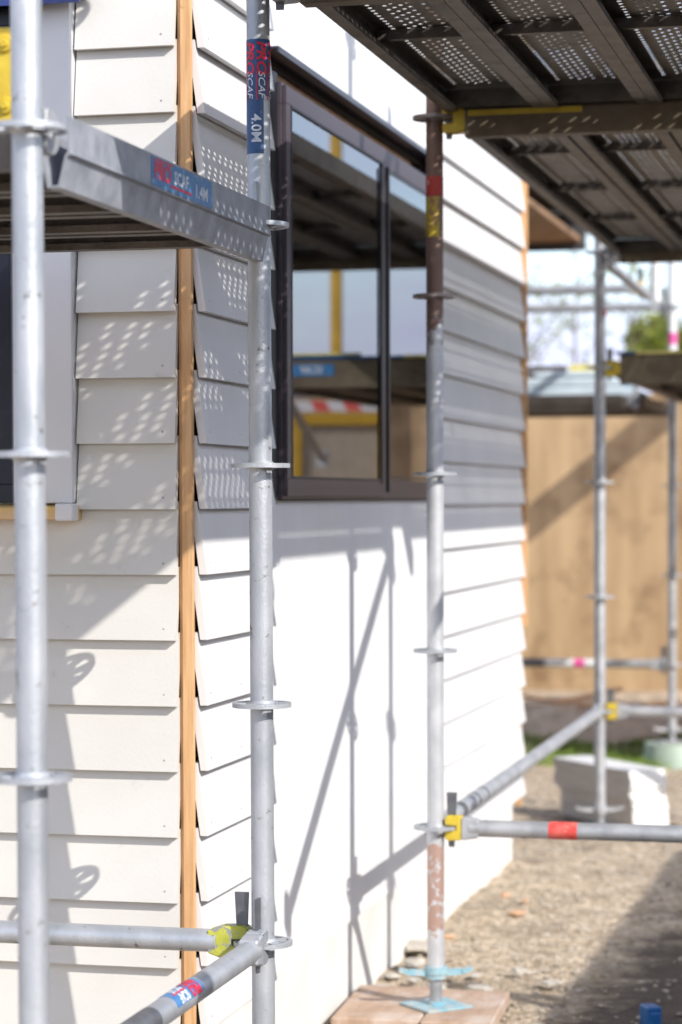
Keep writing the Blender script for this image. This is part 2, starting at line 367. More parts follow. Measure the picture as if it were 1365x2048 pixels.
# wrapped frame behind the cladding, with openings
b = MB()
b.box(-.12, -.002, .0, .66, .22, HT + .01).box(-.12, -.002, 2.72, 4.59, .22, HT + .01)
b.box(-.12, -.005, .66, 2.72, .22, 1.48).box(-.12, -.005, .66, 2.72, 2.60, HT + .01)
b.box(-.402, -.12, .001, .12, .22, HT + .01).box(-4.2, -1.80, .001, .12, .22, HT + .01)
b.box(-1.80, -.402, .002, .12, .22, 1.48).box(-1.80, -.402, .002, .12, 2.60, HT + .01)
b.box(-4.2, -4.08, .12, 4.59, .22, HT).box(-4.08, -.12, 4.47, 4.589, .22, HT).box(-4.08, -.12, .12, 4.47, .22, .30)
b.build('wall', M['wrap'], house, smooth=False)
b = MB(); b.box(-4.5, .45, -.45, 5.2, HT + .02, HT + .16)
ro = b.build('roof', M['casing'], house, smooth=False)
gb = MB(); gb.prism([(-4.6, HT + .16), (.55, HT + .16), (-2.0, HT + 1.3)], -.5, 5.3, lambda a, c, l: (a, l, c)).build('roof_cover', M['roofd'], ro, smooth=False)
# foundation
b = MB(); b.box(-4.2, .003, -.003, 4.50, -.25, ZB - .0125)
b.build('foundation', M['concrete'], house, smooth=False)
# corner post: raw timber seen between the two cladding faces
b = MB(); b.box(-.0095, .0130, -.020, .0, .16, HT); post = b.build('corner_post', M['pine'], house, smooth=False)
b = MB(); b.box(-.0185, -.0105, -.012, .0, .16, HT); b.build('edge_strip', M['pine'], post, smooth=False)
b = MB(); b.box(-.004, .020, 4.615, 4.645, .2, HT); b.box(.020, .046, 4.622, 4.64, .95, HT)
b.build('corner_post', M['pine'], house, smooth=False)['label'] = 'pinkish raw timber stop at the far corner'

# long-wall window
def ring(b, x0, x1, t0, t1, z0, z1, wd):
    b.box(x0, x1, t0, t1, z0, z0 + wd).box(x0, x1, t0, t1, z1 - wd, z1)
    b.box(x0, x1, t0, t0 + wd, z0 + wd, z1 - wd).box(x0, x1, t1 - wd, t1, z0 + wd, z1 - wd)
T0, T1 = .690, 2.71
b = MB(); ring(b, -.06, .040, T0, T1, WZ0, WZ1, .056)
b.box(-.055, .038, 1.82, 1.975, WZ0 + .056, WZ1 - .056)
win = b.build('window', M['bronze'], house, smooth=False, bevel=.0012); win['label'] = 'bronze aluminium sliding window on the long wall'
b = MB(); ring(b, .0405, .052, T0 + .006, 1.875, WZ0 + .008, WZ1 - .008, .046); b.build('sash', M['bronze'], win, smooth=False, bevel=.001)
b = MB(); b.box(.0525, .0555, 1.800, 1.815, WZ0 + .045, WZ1 - .075).box(.041, .0575, 1.890, 1.912, WZ0 + .02, WZ1 - .06)
b.build('mullion', M['blackrub'], win, smooth=False, bevel=.001)
b = MB(); g = .006
for (a0, a1, z0, z1, x) in ((T0 + .052, 1.83, WZ0 + .054, WZ1 - .054, .044), (1.975, T1 - .056, WZ0 + .062, WZ1 - .06, .030)):
    ring(b, x - .004, x + .0095, a0, a1, z0, z1, g)
b.build('gasket', M['blackrub'], win, smooth=False)
b = MB(); b.box(.0465, .0480, T0 + .050, 1.835, WZ0 + .05, WZ1 - .05); b.build('pane', M['glass'], win, smooth=False)
b = MB(); b.box(.0355, .0370, 1.965, T1 - .05, WZ0 + .055, WZ1 - .055); b.build('pane', M['glass'], win, smooth=False)
b = MB(); b.box(-.004, .030, .622, .6875, WZ0 - .003, WZ1 + .02); b.build('reveal', M['blackrub'], win, smooth=False)
b = MB(); b.box(-.07, -.022, .66, 2.60, WZ1 + .006, 2.618); b.build('head_timber', M['pine_x'], win, smooth=False)
b = MB(); b.box(-.003, .052, .62, 2.763, 2.619, 2.6255).box(.047, .052, .62, 2.763, 2.610, 2.6192); b.build('head_flashing', M['blackflash'], win, smooth=False)
b = MB(); b.box(-.003, .030, 2.714, 2.767, WZ0, 2.618); b.build('reveal', M['blackrub'], win, smooth=False)

# short-wall window
ZS = 2.625
b = MB(); b.box(-.404, -.262, -.056, -.002, 1.472, ZS); cas = b.build('window_casing', M['casing'], house, smooth=False, bevel=.002)
b = MB(); b.prism([(.0, 1.433), (.055, 1.433), (.086, 1.436), (.090, 1.462), (.02, 1.470), (.0, 1.470)], .252, 1.95, ml)
b.build('window_sill', M['sill'], house, smooth=False)
b = MB(); b.box(-.292, -.249, -.0925, -.05, 1.4315, 1.4712); b.build('sill_end', M['casing'], house, smooth=False, bevel=.003)
b = MB()
def ringx(b, y0, y1, x0, x1, z0, z1, wd):
    b.box(x0, x1, y0, y1, z0, z0 + wd).box(x0, x1, y0, y1, z1 - wd, z1).box(x0, x0 + wd, y0, y1, z0 + wd, z1 - wd).box(x1 - wd, x1, y0, y1, z0 + wd, z1 - wd)
ringx(b, -.045, .06, -1.70, -.406, 1.474, ZS - .01, .042); b.box(-1.656, -.450, -.040, .05, 1.518, 1.536)
w2 = b.build('window', M['navy'], house, smooth=False, bevel=.0012); w2['label'] = 'dark navy framed window on the short wall'
b = MB(); b.box(-1.66, -.448, -.012, -.010, 1.515, ZS - .05); b.build('pane', M['glass'], w2, smooth=False)
b = MB(); b.box(-1.76, -.222, -.105, -.002, 2.634, 2.650).box(-1.76, -.222, -.105, -.098, 2.606, 2.6345); b.build('head_flashing', M['blueflash'], w2, smooth=False)

# ------------------------------------------------------------------ scaffold parts
TR = .02415
LV = [.05 + .5*k for k in range(9)]          # rosette heights
def rosette_mesh():
    radii = [TR - .0004, .0335, .0535, .062]; N = 64; b = MB()
    solid = {}
    for i in range(N):
        k = i % 8; big = (i // 8) % 2 == 0
        hole = (1 <= k <= 6) if big else (2 <= k <= 5)
        for j in range(3): solid[(i, j)] = not (j == 1 and hole)
    zb = (-.0045, .0045); idx = {}
    def v(i, j, k):
        key = (i % N, j, k)
        if key not in idx:
            a = 2*math.pi*(i % N)/N + .2; r = radii[j]; idx[key] = len(b.v); b.v.append((r*math.cos(a), r*math.sin(a), zb[k]))
        return idx[key]
    for (i, j), s in solid.items():
        if not s: continue
        b.f.append((v(i,j,1), v(i,j+1,1), v(i+1,j+1,1), v(i+1,j,1))); b.f.append((v(i,j,0), v(i+1,j,0), v(i+1,j+1,0), v(i,j+1,0)))
        if j == 2 or not solid[(i, j+1)]: b.f.append((v(i,j+1,0), v(i+1,j+1,0), v(i+1,j+1,1), v(i,j+1,1)))
        if j == 0 or not solid[(i, j-1)]: b.f.append((v(i,j,0), v(i,j,1), v(i+1,j,1), v(i+1,j,0)))
        if not solid[((i+1) % N, j)]: b.f.append((v(i+1,j,0), v(i+1,j,1), v(i+1,j+1,1), v(i+1,j+1,0)))
        if not solid[((i-1) % N, j)]: b.f.append((v(i,j,0), v(i,j+1,0), v(i,j+1,1), v(i,j,1)))
    # weld fillets
    for s in (1, -1): b.tube((0,0,.0045*s), (0,0,.010*s), .0285, 32, TR, cap=False)
    return b
_ros = rosette_mesh().build('rosette', M['galv'], None); ROS_ME = _ros.data; bpy.data.objects.remove(_ros)
ROS_BR = ROS_ME.copy(); ROS_BR.materials[0] = M['galv_brown']

SG = 'upright scaffold standards'
def standard(n, t, label, z0=.17, z1=3.98, m='galv', levels=None, lean=None, brown=99):
    r = thing('scaffold_standard', label, 'scaffold pole', W(n, t, 0), 0, SG)
    b = MB(); b.tube((0,0,z0), (0,0,z1), TR, 40)
    b.build('tube', M[m], r)
    for z in (levels or [z for z in LV if z0 + .1 < z < z1]):
        o = bpy.data.objects.new('rosette', ROS_BR if z > brown else ROS_ME); COL.objects.link(o); o.parent = r; o.location = (0, 0, z); o.rotation_euler = (0, 0, random.uniform(0, .8))
    return r
P1 = standard(.3005, -1.80, 'nearest galvanised standard at the left edge, tall and out of focus')
P2 = standard(.296, -.443, 'galvanised standard by the house corner, with the blue 4.0M label')
P3 = standard(.300, 1.388, 'worn standard in front of the bronze window, brown at top and rusty at foot', m='pole3', z0=.150, brown=1.9)
P4 = standard(.272, 5.216, 'galvanised standard past the far end of the long wall, left of the white board stack', z0=.13, m='galv2')
P5 = standard(.287, 8.24, 'farthest standard in front of the plywood hoarding, pink tape near its top', z0=.2, m='galv2')
standard(1.62, 1.04, 'outer standard standing beside the middle of the overhead deck', m='galv2')
standard(1.62, -.443, 'outer standard opposite the house corner', m='galv2')
standard(1.62, 5.216, 'outer standard opposite the far end of the long wall', m='galv2')
standard(1.62, -1.80, 'outer standard at the near end of the overhead deck', m='galv2')
P1.rotation_euler = (0, R(-.12), 0); P2.rotation_euler = (0, R(-.12), 0)

def jack(n, t, label, zt, zp, m='lblue', sq=.075, rot=.2):
    r = thing('base_jack', label, 'base jack', W(n, t, 0), HRZ + rot, 'base jacks under the standards')
    b = MB(); b.tube((0,0,zp + .007), (0,0,zt - .03), .0155, 20)
    z = zp + .014
    while z < zt - .04: b.tube((0,0,z), (0,0,z + .004), .0185, 20, .0185); z += .0085
    b.build('screw', M['galv2'], r)
    b = MB(); b.box(-sq, sq, -sq, sq, zp, zp + .006); b.tube((0,0,zp+.006), (0,0,zp+.016), .024, 20)
    for sx in (-1, 1):
        for sy in (-1, 1): b.tube((sx*sq*.72, sy*sq*.72, zp+.006), (sx*sq*.72, sy*sq*.72, zp + .0075), .006, 10)
    b.build('base_plate', M[m], r)
    b = MB(); b.tube((0,0,zt-.030), (0,0,zt), .029, 24); b.tube((0,0,zt-.016), (0,0,zt+.004), .033, 24)
    for a in (0.15 + .2 - rot, math.pi + .15 + .2 - rot):
        d = Vector((math.cos(a), math.sin(a), 0)); b.bar(d*.028 + Vector((0,0,zt-.014)), d*.075 + Vector((0,0,zt-.012)), .020, .016); b.bar(d*.075 + Vector((0,0,zt-.012)), d*.105 + Vector((0,0,zt-.004)), .026, .012)
    b.build('wing_nut', M[m], r)
    return r
jack(.300, 1.388, 'light blue base jack on the brown sole planks', .150, .040, rot=.785)
jack(.272, 5.216, 'grey base jack behind the lower ledger, beside the white board stack', .13, .015, 'galv2')
jack(.287, 8.24, 'grey base jack on the pale green block', .2, .115, 'galv2')
for (n, t, l) in ((.3005, -1.8, 'base jack of the nearest standard'), (.296, -.443, 'base jack of the standard by the corner'), (1.62, 1.04, 'base jack of the outer standard beside the deck middle'),
                  (1.62, -.443, 'base jack of the outer standard opposite the corner'), (1.62, 5.216, 'base jack of the far outer standard'), (1.62, -1.8, 'base jack of the near outer standard')):
    jack(n, t, l, .17, .006, 'galv2')
# sole planks below standard 3
sp = thing('sole_plank', 'left brown sole plank under the light blue base jack', 'sole plank', W(.155, 1.32, 0), HRZ + .05, 'timber sole planks'); 
MB().box(-.12, .128, -.13, .33, .0, .038).build('plank', M['brick'], sp, smooth=False, bevel=.004)
sp2 = thing('sole_plank', 'right brown sole plank under the light blue base jack', 'sole plank', W(.415, 1.33, 0), HRZ + .05, 'timber sole planks')
MB().box(-.128, .07, -.14, .31, .0, .039).build('plank', M['brick'], sp2, smooth=False, bevel=.004)
gp = thing('base_block', 'pale green round block under the farthest standard', 'base block', W(.287, 8.24, 0), 0)
MB().tube((0,0,-.02), (0,0,.112), .17, 28, .15).build('block', M['gpl'], gp)

# ledger: tube with a slotted head and a wedge at each end
HEADP = [(.118,.0235),(.088,.034),(.040,.036),(.030,.030),(.030,.0075),(.066,.0065),(.066,-.0065),(.030,-.0075),(.030,-.030),(.040,-.036),(.088,-.034),(.118,-.0235)]
JAWP = [(.076,.034),(.040,.036),(.030,.030),(.030,.0075),(.062,.0065),(.062,-.0065),(.030,-.0075),(.030,-.030),(.040,-.036),(.076,-.034)]
COLP = [(.126,.0255),(.092,.031),(.0765,.032),(.0765,-.032),(.092,-.031),(.126,-.0255)]
def ledger(a, c, z, label, heads=('galv2', 'galv2'), m='galv', group='scaffold ledgers', z2=None, wedge=(.07, .07)):
    p0 = W(a[0], a[1], z); p1 = W(c[0], c[1], z if z2 is None else z2)
    d = p1 - p0; L = math.hypot(d.x, d.y); rz = math.atan2(d.y, d.x)
    r = thing('scaffold_ledger', label, 'ledger', p0, rz, group); dz = p1.z - p0.z
    MB().tube((.100,0,dz*.1/L), (L - .100,0,dz*(L-.1)/L), TR, 32).build('tube', M[m], r)
    for e, hm in enumerate(heads):
        if hm is None: continue
        fn = (lambda A, B, l: (A, l, B)) if e == 0 else (lambda A, B, l: (L - A, l, B + dz))
        if hm.startswith('yellowg'): MB().prism(HEADP, -.019, .019, fn).build('ledger_head', M[hm], r, smooth=False, bevel=.0025)
        else:
            MB().prism(JAWP, -.019, .019, fn).build('ledger_head', M[hm], r, smooth=False, bevel=.0025)
            MB().prism(COLP, -.021, .021, fn).build('ledger_collar', M[m], r, smooth=False, bevel=.004)
        x = .046 if e == 0 else L - .046; up = wedge[e]
        wb = MB(); wb.prism([(-.008, -.055), (.008, -.055), (.016, up + .03), (-.014, up + .03)], -.003, .003, lambda A, B, l: (x + A, l, B + (dz if e else 0)))
        wb.build('wedge', M['steel_dark'], r, smooth=False)
    return r
LOW = .55; MID = 2.05; TOP = 2.55
L1 = ledger((.296, -.443), (-2.1, -.443), LOW, 'low ledger from the corner standard across the short wall, yellow-green head', ('yellowgreen', 'galv2'), wedge=(.075, .05))
L2 = ledger((.296, -.443), (.3005, -1.80), LOW, 'low ledger with the upside-down red and blue label running to the nearest standard', ('galv', 'galv2'))
L3 = ledger((.300, 1.388), (.272, 5.216), LOW, 'long low ledger along the wall with dark tape rings near its near end', ('galv', 'galv'))
L4 = ledger((.300, 1.388), (1.62, 1.388), LOW, 'low crosswise ledger with a band of red tape and yellow head', ('yellow', 'galv2'), m='galv2')
L5 = ledger((.272, 5.216), (1.62, 5.216), LOW, 'low crosswise ledger at the standard beside the white board stack, yellow head', ('yellow', 'galv2'), m='galv2')
L6 = ledger((.287, 8.24), (-2.1, 8.24), LOW, 'far low ledger in front of the plywood hoarding with a pink and white label', ('galv', 'galv2'), m='galv2')
L7 = ledger((.287, 8.24), (-2.1, 8.24), TOP, 'far guard rail, the lower of two against the sky', ('galv2', 'galv2'), m='galv2')
L8 = ledger((.287, 7.05), (-2.1, 7.05), TOP, 'far guard rail, the upper of two against the sky', ('yellow', 'galv2'), m='galv2')
L9 = ledger((1.62, -.443), (1.62, 1.04), TOP + .09, 'outer ledger along the overhead deck edge', ('galv2', 'galv2'), m='galv2')
# far ends of those: standards hidden by the house
ledger((.272, 5.216), (.287, 7.05), TOP - .02, 'short sloping rail from the standard beside the board stack to the far guard rail', ('galv2', None), m='galv2', z2=TOP - .05)
# short hanging post of the guard rail
hp = thing('guard_post', 'short white post hanging at the end of the upper far guard rail', 'post', W(.32, 7.05, 0), 0)
MB().tube((0,0,2.48), (0,0,3.7), .026, 20).build('tube', M['whitepl'], hp)
# diagonal braces in the outer plane
def brace(t0, z0, t1, z1, label, n=1.66):
    r = thing('diagonal_brace', label, 'brace', W(n, t0, z0), math.atan2(DV.y, DV.x), 'diagonal scaffold braces')
    L = t1 - t0; H = z1 - z0
    MB().tube((0,0,0), (L,0,H), .0225, 24).build('tube', M['galv2'], r)
    for x in (0, 1):
        MB().box(x*L - .02, x*L + .02, -.03, .03, x*H - .045, x*H + .045).build('brace_head', M['galv2'], r, smooth=False, bevel=.004)
    return r
brace(-.27, 1.70, 1.03, 2.64, 'lower outer brace rising to the overhead deck')
brace(-.27, 3.06, 1.03, 3.92, 'upper outer brace above the overhead deck')
brace(5.3, 2.62, 7.6, 1.7, 'outer brace falling away beyond the far standard')

# tapes and labels
def band(parent, p0, p1, r, m, name='tape', a0=0, a1=2*math.pi, axis='z', seg=36):
    b = MB(); rows = 2; vs = []; fs = []
    for k in range(2):
        z = (p0, p1)[k]
        for rr in (r, r + .0007):
            for i in range(seg + 1):
                a = a0 + (a1 - a0)*i/seg
                c, s = rr*math.cos(a), rr*math.sin(a)
                vs.append((c, s, z) if axis == 'z' else (z, c, s))
    q = seg + 1
    for i in range(seg):
        fs.append((q+i, q+i+1, 3*q+i+1, 3*q+i)); fs.append((i, 2*q+i, 2*q+i+1, i+1)); fs.append((i, i+1, q+i+1, q+i)); fs.append((2*q+i, 3*q+i, 3*q+i+1, 2*q+i+1))
    b.add(vs, fs); return b.build(name, m, parent, ang=30)
# P2 label
def on_pole(z, a_mid, r=TR + .0016):
    return lambda u, v: (r*math.cos(a_mid + v/r), r*math.sin(a_mid + v/r), z - u)
lab = band(P2, 2.315, 2.432, TR, M['labelblue'], 'label', R(-205), R(30)); band(P2, 2.196, 2.3148, TR, M['labelblue'], 'label', R(-205), R(-62))
FR = R(-90)
for dv in (-.0265, -.001, .0235):
    a = FR + dv/TR
    lettering('PRO', .029, on_pole(2.428, a), M['lred'], lab, bold=.0009, slant=.25, cut=.002, squash=1.2)
    lettering('SCAF', .021, on_pole(2.366, a + .1), M['lwhite'], lab, slant=.25, cut=.002, squash=1.12, bold=.0002)
    bb = band(lab, 2.306, 2.366, TR + .0008, M['lred'], 'stripe', a - .11, a - .02, seg=4)
lettering('4.0M', .030, on_pole(2.277, FR - .55), M['lwhite'], lab, bold=.0006, cut=.002, squash=.98)
# P3 tapes
band(P3, 2.330, 2.385, TR, M['redpaint'], 'tape')
yl = band(P3, 2.215, 2.328, TR, M['ylabel'], 'label', R(-205), R(-60))
band(P5, 2.335, 2.40, TR, M['pink'], 'tape'); band(P5, 2.40, 3.0, TR, M['whitepl'], 'sleeve'); band(P5, 2.25, 2.335, TR, M['whitepl'], 'sleeve')
band(P4, 2.27, 2.305, TR + .004, M['red'], 'tape', R(-60), R(60))
# L2 label near (330..390,1965..2010): reads upside down from the camera side
XL = .60
def on_ledger(x, a_mid, r=TR + .0016, sgn=1):
    return lambda u, v: (x - sgn*u, r*math.cos(a_mid - sgn*v/r), r*math.sin(a_mid - sgn*v/r))
ll = band(L2, XL - .085, XL + .085, TR, M['labelblue2'], 'label', R(10), R(200), axis='x')
for aa in (R(62), R(120)):
    lettering('PRO', .030, lambda u, v, aa=aa: (XL - .068 + u, (TR+.0016)*math.cos(aa - v/TR), (TR+.0016)*math.sin(aa - v/TR)), M['lred'], ll, bold=.0016, cut=.002)
    lettering('SCAF', .026, lambda u, v, aa=aa: (XL + .004 + u, (TR+.0016)*math.cos(aa - .05 - v/TR), (TR+.0016)*math.sin(aa - .05 - v/TR)), M['lwhite'], ll, bold=.0012, cut=.002, squash=.9)
    band(ll, XL - .005, XL + .07, TR + .0008, M['lred'], 'stripe', aa + .05, aa + .17, axis='x', seg=4)
band(L2, .78, .95, TR, M['steel_dark'], 'tape', axis='x')
for x0, x1 in ((.33, .39), (.60, .63), (.76, .78)): band(L3, x0, x1, TR, M['steel_dark'], 'tape', axis='x')
band(L4, .325, .405, TR, M['red'], 'tape', axis='x')
l6 = band(L6, .40, .70, TR, M['whitepl'], 'label', axis='x'); band(l6, .49, .55, TR + .0008, M['pink'], 'stripe', axis='x')
band(L6, .72, 1.6, TR, M['steel_dark'], 'sleeve', axis='x')

# hollow U transom, outward face = local +y after rotation
def utransom(a, c, zt, label, m='transom', h=.112, wdt=.05, side=1, group='deck transoms', headm='galv2', x0=.11):
    p0 = W(a[0], a[1], 0); p1 = W(c[0], c[1], 0); d = p1 - p0; L = d.length
    r = thing('deck_transom', label, 'transom', p0, math.atan2(d.y, d.x), group)
    th = .0035; h1 = h*.50
    out = [(0, zt), (0, zt - h1), (.004, zt - h1 - .004), (-.004 + .0, zt - h1 - .006), (-.016, zt - h), (-wdt + .012, zt - h), (-wdt, zt - h1), (-wdt, zt - .02)]
    inn = [(-wdt + th, zt - .02), (-wdt + th, zt - h1), (-wdt + .012 + th, zt - h + th), (-.016 - th, zt - h + th), (-.004 - th, zt - h1 - .004), (-th, zt - h1), (-th, zt)]
    prof = out + inn; k = len(prof); b = MB()
    fn = lambda A, B, l: (l, -side*A*1.0, B)
    vs = [fn(A + wdt/2, B, x0) for A, B in prof] + [fn(A + wdt/2, B, L - .022) for A, B in prof]
    fs = [(i, (i+1) % k, k + (i+1) % k, k + i) for i in range(k)]
    for o in (0, k):
        for i in range(7): fs.append((o+i, o+i+1, o + (k - 2 - i) % k if False else o + k - 2 - i, o + k - 1 - i))
    b.add(vs, fs); b.build('channel', M[m], r, smooth=False)
    for e in (0, 1):
        f2 = (lambda A, B, l: (A*.62 + .004, l, MIDZ + B)) if e == 0 else (lambda A, B, l: (L - A*.62 - .004, l, MIDZ + B))
        MIDZ = zt - .035
        MB().prism(HEADP, -.019, .019, f2).build('transom_head', M[headm], r, smooth=False, bevel=.002)
        x = .038 if e == 0 else L - .038
        MB().prism([(-.008, -.05), (.008, -.05), (.014, .085), (-.012, .085)], -.003, .003, lambda A, B, l: (x + A, l, MIDZ + B)).build('wedge', M['galv2'], r, smooth=False)
    return r
# near transom from P1 to P2; facing +n (camera right). direction along +d: its right side is +n
TA = utransom((.3005, -1.80), (.296, -.443), MID + .035, 'dull steel transom with blue and red label between the nearest standard and the corner standard', side=1)
# make sure its flat face looks to +n : local -y is +n
lt = MB(); lt.box(.53, .905, -.0263, -.0253, MID - .019, MID + .031); tl = lt.build('label', M['labelblue2'], TA, smooth=False)
onT = lambda x, z: (lambda u, v: (x + u, -.0269, z + v))
lettering('PRO', .040, onT(.545, MID - .005), M['lred'], tl, bold=.0016, cut=0, squash=1.25)
lettering('SCAF', .032, onT(.662, MID - .002), M['lwhite'], tl, bold=.0010, cut=0, squash=1.2)
lettering('1.4M', .034, onT(.790, MID - .010), M['lwhite'], tl, bold=.0008, cut=0, squash=1.25)
MB().box(.545, .655, -.0268, -.0263, MID + .0255, MID + .029).box(.640, .770, -.0268, -.0263, MID - .0115, MID - .0065).build('stripe', M['lred'], tl, smooth=False)

# overhead deck transoms at P2, P3 and P4 and outer end
def boxtransom(a, c, z0, z1, label, m='beam', wd=.05, top=None, headm='yellow', group='deck transoms'):
    p0 = W(a[0], a[1], 0); p1 = W(c[0], c[1], 0); d = p1 - p0; L = d.length
    r = thing('deck_transom', label, 'transom', p0, math.atan2(d.y, d.x), group)
    b = MB(); b.prism([(-wd/2, z0), (wd/2, z0), (wd/2, z1 - .014), (wd*.3, z1), (-wd*.3, z1), (-wd/2, z1 - .014)], .09, L - .03, lambda A, B, l: (l, A, B))
    b.build('beam', M[m], r, smooth=False, bevel=.002)
    if top: MB().box(.10, .42, -wd/2 - .0015, -wd/2, z1 - .03, z1 - .0145).build('painted_edge', M[top], r, smooth=False)
    MIDZ = (z0 + z1)/2 + .005
    MB().prism(HEADP, -.024, .024, lambda A, B, l: (A*.85, l, MIDZ + B)).build('transom_head', M[headm], r, smooth=False, bevel=.003)
    MB().prism([(-.008, -.05), (.008, -.05), (.014, .085), (-.012, .085)], -.003, .003, lambda A, B, l: (.042 + A, l, MIDZ + B)).build('wedge', M['steel_dark'], r, smooth=False)
    return r
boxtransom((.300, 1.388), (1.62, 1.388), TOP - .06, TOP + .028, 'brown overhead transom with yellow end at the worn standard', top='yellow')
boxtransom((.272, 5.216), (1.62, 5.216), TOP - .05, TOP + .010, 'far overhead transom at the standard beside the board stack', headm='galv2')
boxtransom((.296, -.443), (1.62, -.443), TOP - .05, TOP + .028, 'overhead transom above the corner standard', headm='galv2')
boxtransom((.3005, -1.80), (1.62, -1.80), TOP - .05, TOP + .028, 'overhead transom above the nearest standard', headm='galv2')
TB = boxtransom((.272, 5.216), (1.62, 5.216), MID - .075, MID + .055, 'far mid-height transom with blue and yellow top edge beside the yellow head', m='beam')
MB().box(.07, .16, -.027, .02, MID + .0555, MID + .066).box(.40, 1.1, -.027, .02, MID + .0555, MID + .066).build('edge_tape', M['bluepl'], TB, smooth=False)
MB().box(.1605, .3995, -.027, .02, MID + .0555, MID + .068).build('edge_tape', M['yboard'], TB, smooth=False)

tbl = MB().box(.74, 1.02, -.0275, -.0255, MID - .02, MID + .032).build('label', M['labelblue2'], TB, smooth=False)
lettering('SCAF', .045, lambda u, v: (.79 + u, -.0285, MID - .008 + v), M['lwhite'], tbl, cut=0, bold=.001)
MB().box(1.12, 1.40, -.02, .02, MID + .067, MID + .090).box(.62, .98, -.02, .02, MID + .067, MID + .082).build('edge_guard', M['yboard'], TB, smooth=False, bevel=.006)
# perforated plank
def plank_proto(L, wd=.285, h=.062):
    r = thing('scaffold_plank', 'x', 'scaffold plank', (0, 0, -50), HRZ)
    b = MB(); z = h
    rows = []                                       # (x centre, cell width, radius, pitch, offset)
    rows.append((.045, .020, .0068, .032, 0))
    for bi, xc in enumerate((.112, .205)):
        for k in range(4): rows.append((xc - .0285 + .019*k, .019, .0066, .046, .023*(k % 2)))
    rows.append((wd - .018, .016, .0050, .044, 0))
    rows.sort()
    x = .0; y0, y1 = .055, L - .055
    def flat(xa, xb, ya, yb):
        if xb - xa > 1e-5 and yb - ya > 1e-5: b.add([(xa,ya,z),(xb,ya,z),(xb,yb,z),(xa,yb,z)], [(0,1,2,3)])
    flat(0, wd, 0, y0); flat(0, wd, y1, L)
    for xc, cw, rad, pitch, off in rows:
        xa, xb = xc - cw/2, xc + cw/2
        flat(x, xa, y0, y1); x = xb
        y = y0
        if off: flat(xa, xb, y, y + off); y += off
        while y + pitch <= y1:
            ya, yb = y, y + pitch; cy = (ya + yb)/2; vs = [(xa,ya,z),(xc,ya,z),(xb,ya,z),(xb,cy,z),(xb,yb,z),(xc,yb,z),(xa,yb,z),(xa,cy,z)]
            for i in range(8):
                a = R(-135 + 45*i); vs.append((xc + rad*math.cos(a), cy + rad*1.15*math.sin(a), z))
            b.add(vs, [(i, (i+1) % 8, 8 + (i+1) % 8, 8 + i) for i in range(8)])
            rim = [(xc + rad*k1*math.cos(R(-135+45*i)), cy + rad*1.15*k1*math.sin(R(-135+45*i)), z + zz) for k1, zz in ((1, 0), (1, .0016)) for i in range(8)]
            b.add(rim, [(i, (i+1) % 8, 8 + (i+1) % 8, 8 + i) for i in range(8)])
            y = yb
        flat(xa, xb, y, y1)
    flat(x, wd, y0, y1)
    b.build('perforated_top', M['plank'], r, smooth=False, normals=False)
    for s in (0, 1):
        q = MB(); X = (lambda a: a) if s == 0 else (lambda a: wd - a)
        prof = [(0, h - .001), (0, 0), (.034, 0), (.034, .014), (.0315, .014), (.0315, .0025), (.016, .0025), (.013, .006), (.0025, .006), (.0025, h - .001)]
        q.prism(prof, .0, L, lambda A, B, l: (X(A), l, B)); q.build('side_rail', M['plank'], r, smooth=False)
    n = max(1, round(L/.95) - 1); ys = [L*(i + 1)/(n + 1) for i in range(n)]
    for y in ys:
        MB().prism([(-.011, h - .003), (-.009, h - .028), (.009, h - .028), (.011, h - .003)], .004, wd - .004, lambda A, B, l: (l, y + A, B)).build('cross_rib', M['plank'], r, smooth=False)
    for y in (.012, L - .012):
        MB().box(.004, wd - .004, y - .012 if y < 1 else y - .002, y + .002 if y < 1 else y + .012, .010, h - .002).build('end_plate', M['plank'], r, smooth=False)
    return r
ordn = ['innermost', 'second', 'third', 'outermost']
GP = 'perforated steel planks of the overhead deck'
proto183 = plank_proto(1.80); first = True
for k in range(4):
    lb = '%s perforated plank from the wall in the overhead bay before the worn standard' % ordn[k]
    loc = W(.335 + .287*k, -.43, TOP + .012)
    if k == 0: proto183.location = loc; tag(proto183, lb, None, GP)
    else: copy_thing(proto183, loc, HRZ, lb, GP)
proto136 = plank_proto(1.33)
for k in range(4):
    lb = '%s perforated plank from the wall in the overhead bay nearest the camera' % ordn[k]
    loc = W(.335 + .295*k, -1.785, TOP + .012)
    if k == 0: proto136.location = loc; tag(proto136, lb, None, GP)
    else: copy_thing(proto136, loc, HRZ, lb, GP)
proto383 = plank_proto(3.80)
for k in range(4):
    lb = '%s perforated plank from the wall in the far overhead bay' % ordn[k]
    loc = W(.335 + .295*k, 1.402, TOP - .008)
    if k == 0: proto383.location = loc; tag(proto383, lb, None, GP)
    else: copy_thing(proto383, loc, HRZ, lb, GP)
# lower deck along the short wall: planks run to -n from the near transom
ordl = ['nearest', 'second', 'third', 'farthest']
proto24 = plank_proto(2.36)
for k in range(4):
    lb = '%s plank from the camera in the lower deck beside the short wall' % ordl[k]
    loc = W(.262, -1.735 + .312*k, MID - .052); rz = HRZ + math.pi/2
    loc = W(.262, -1.735 + .312*k, MID - .052)
    if k == 0: proto24.location = loc; proto24.rotation_euler = (0, 0, rz); tag(proto24, lb, None, 'planks of the lower deck')
    else: copy_thing(proto24, loc, rz, lb, 'planks of the lower deck')
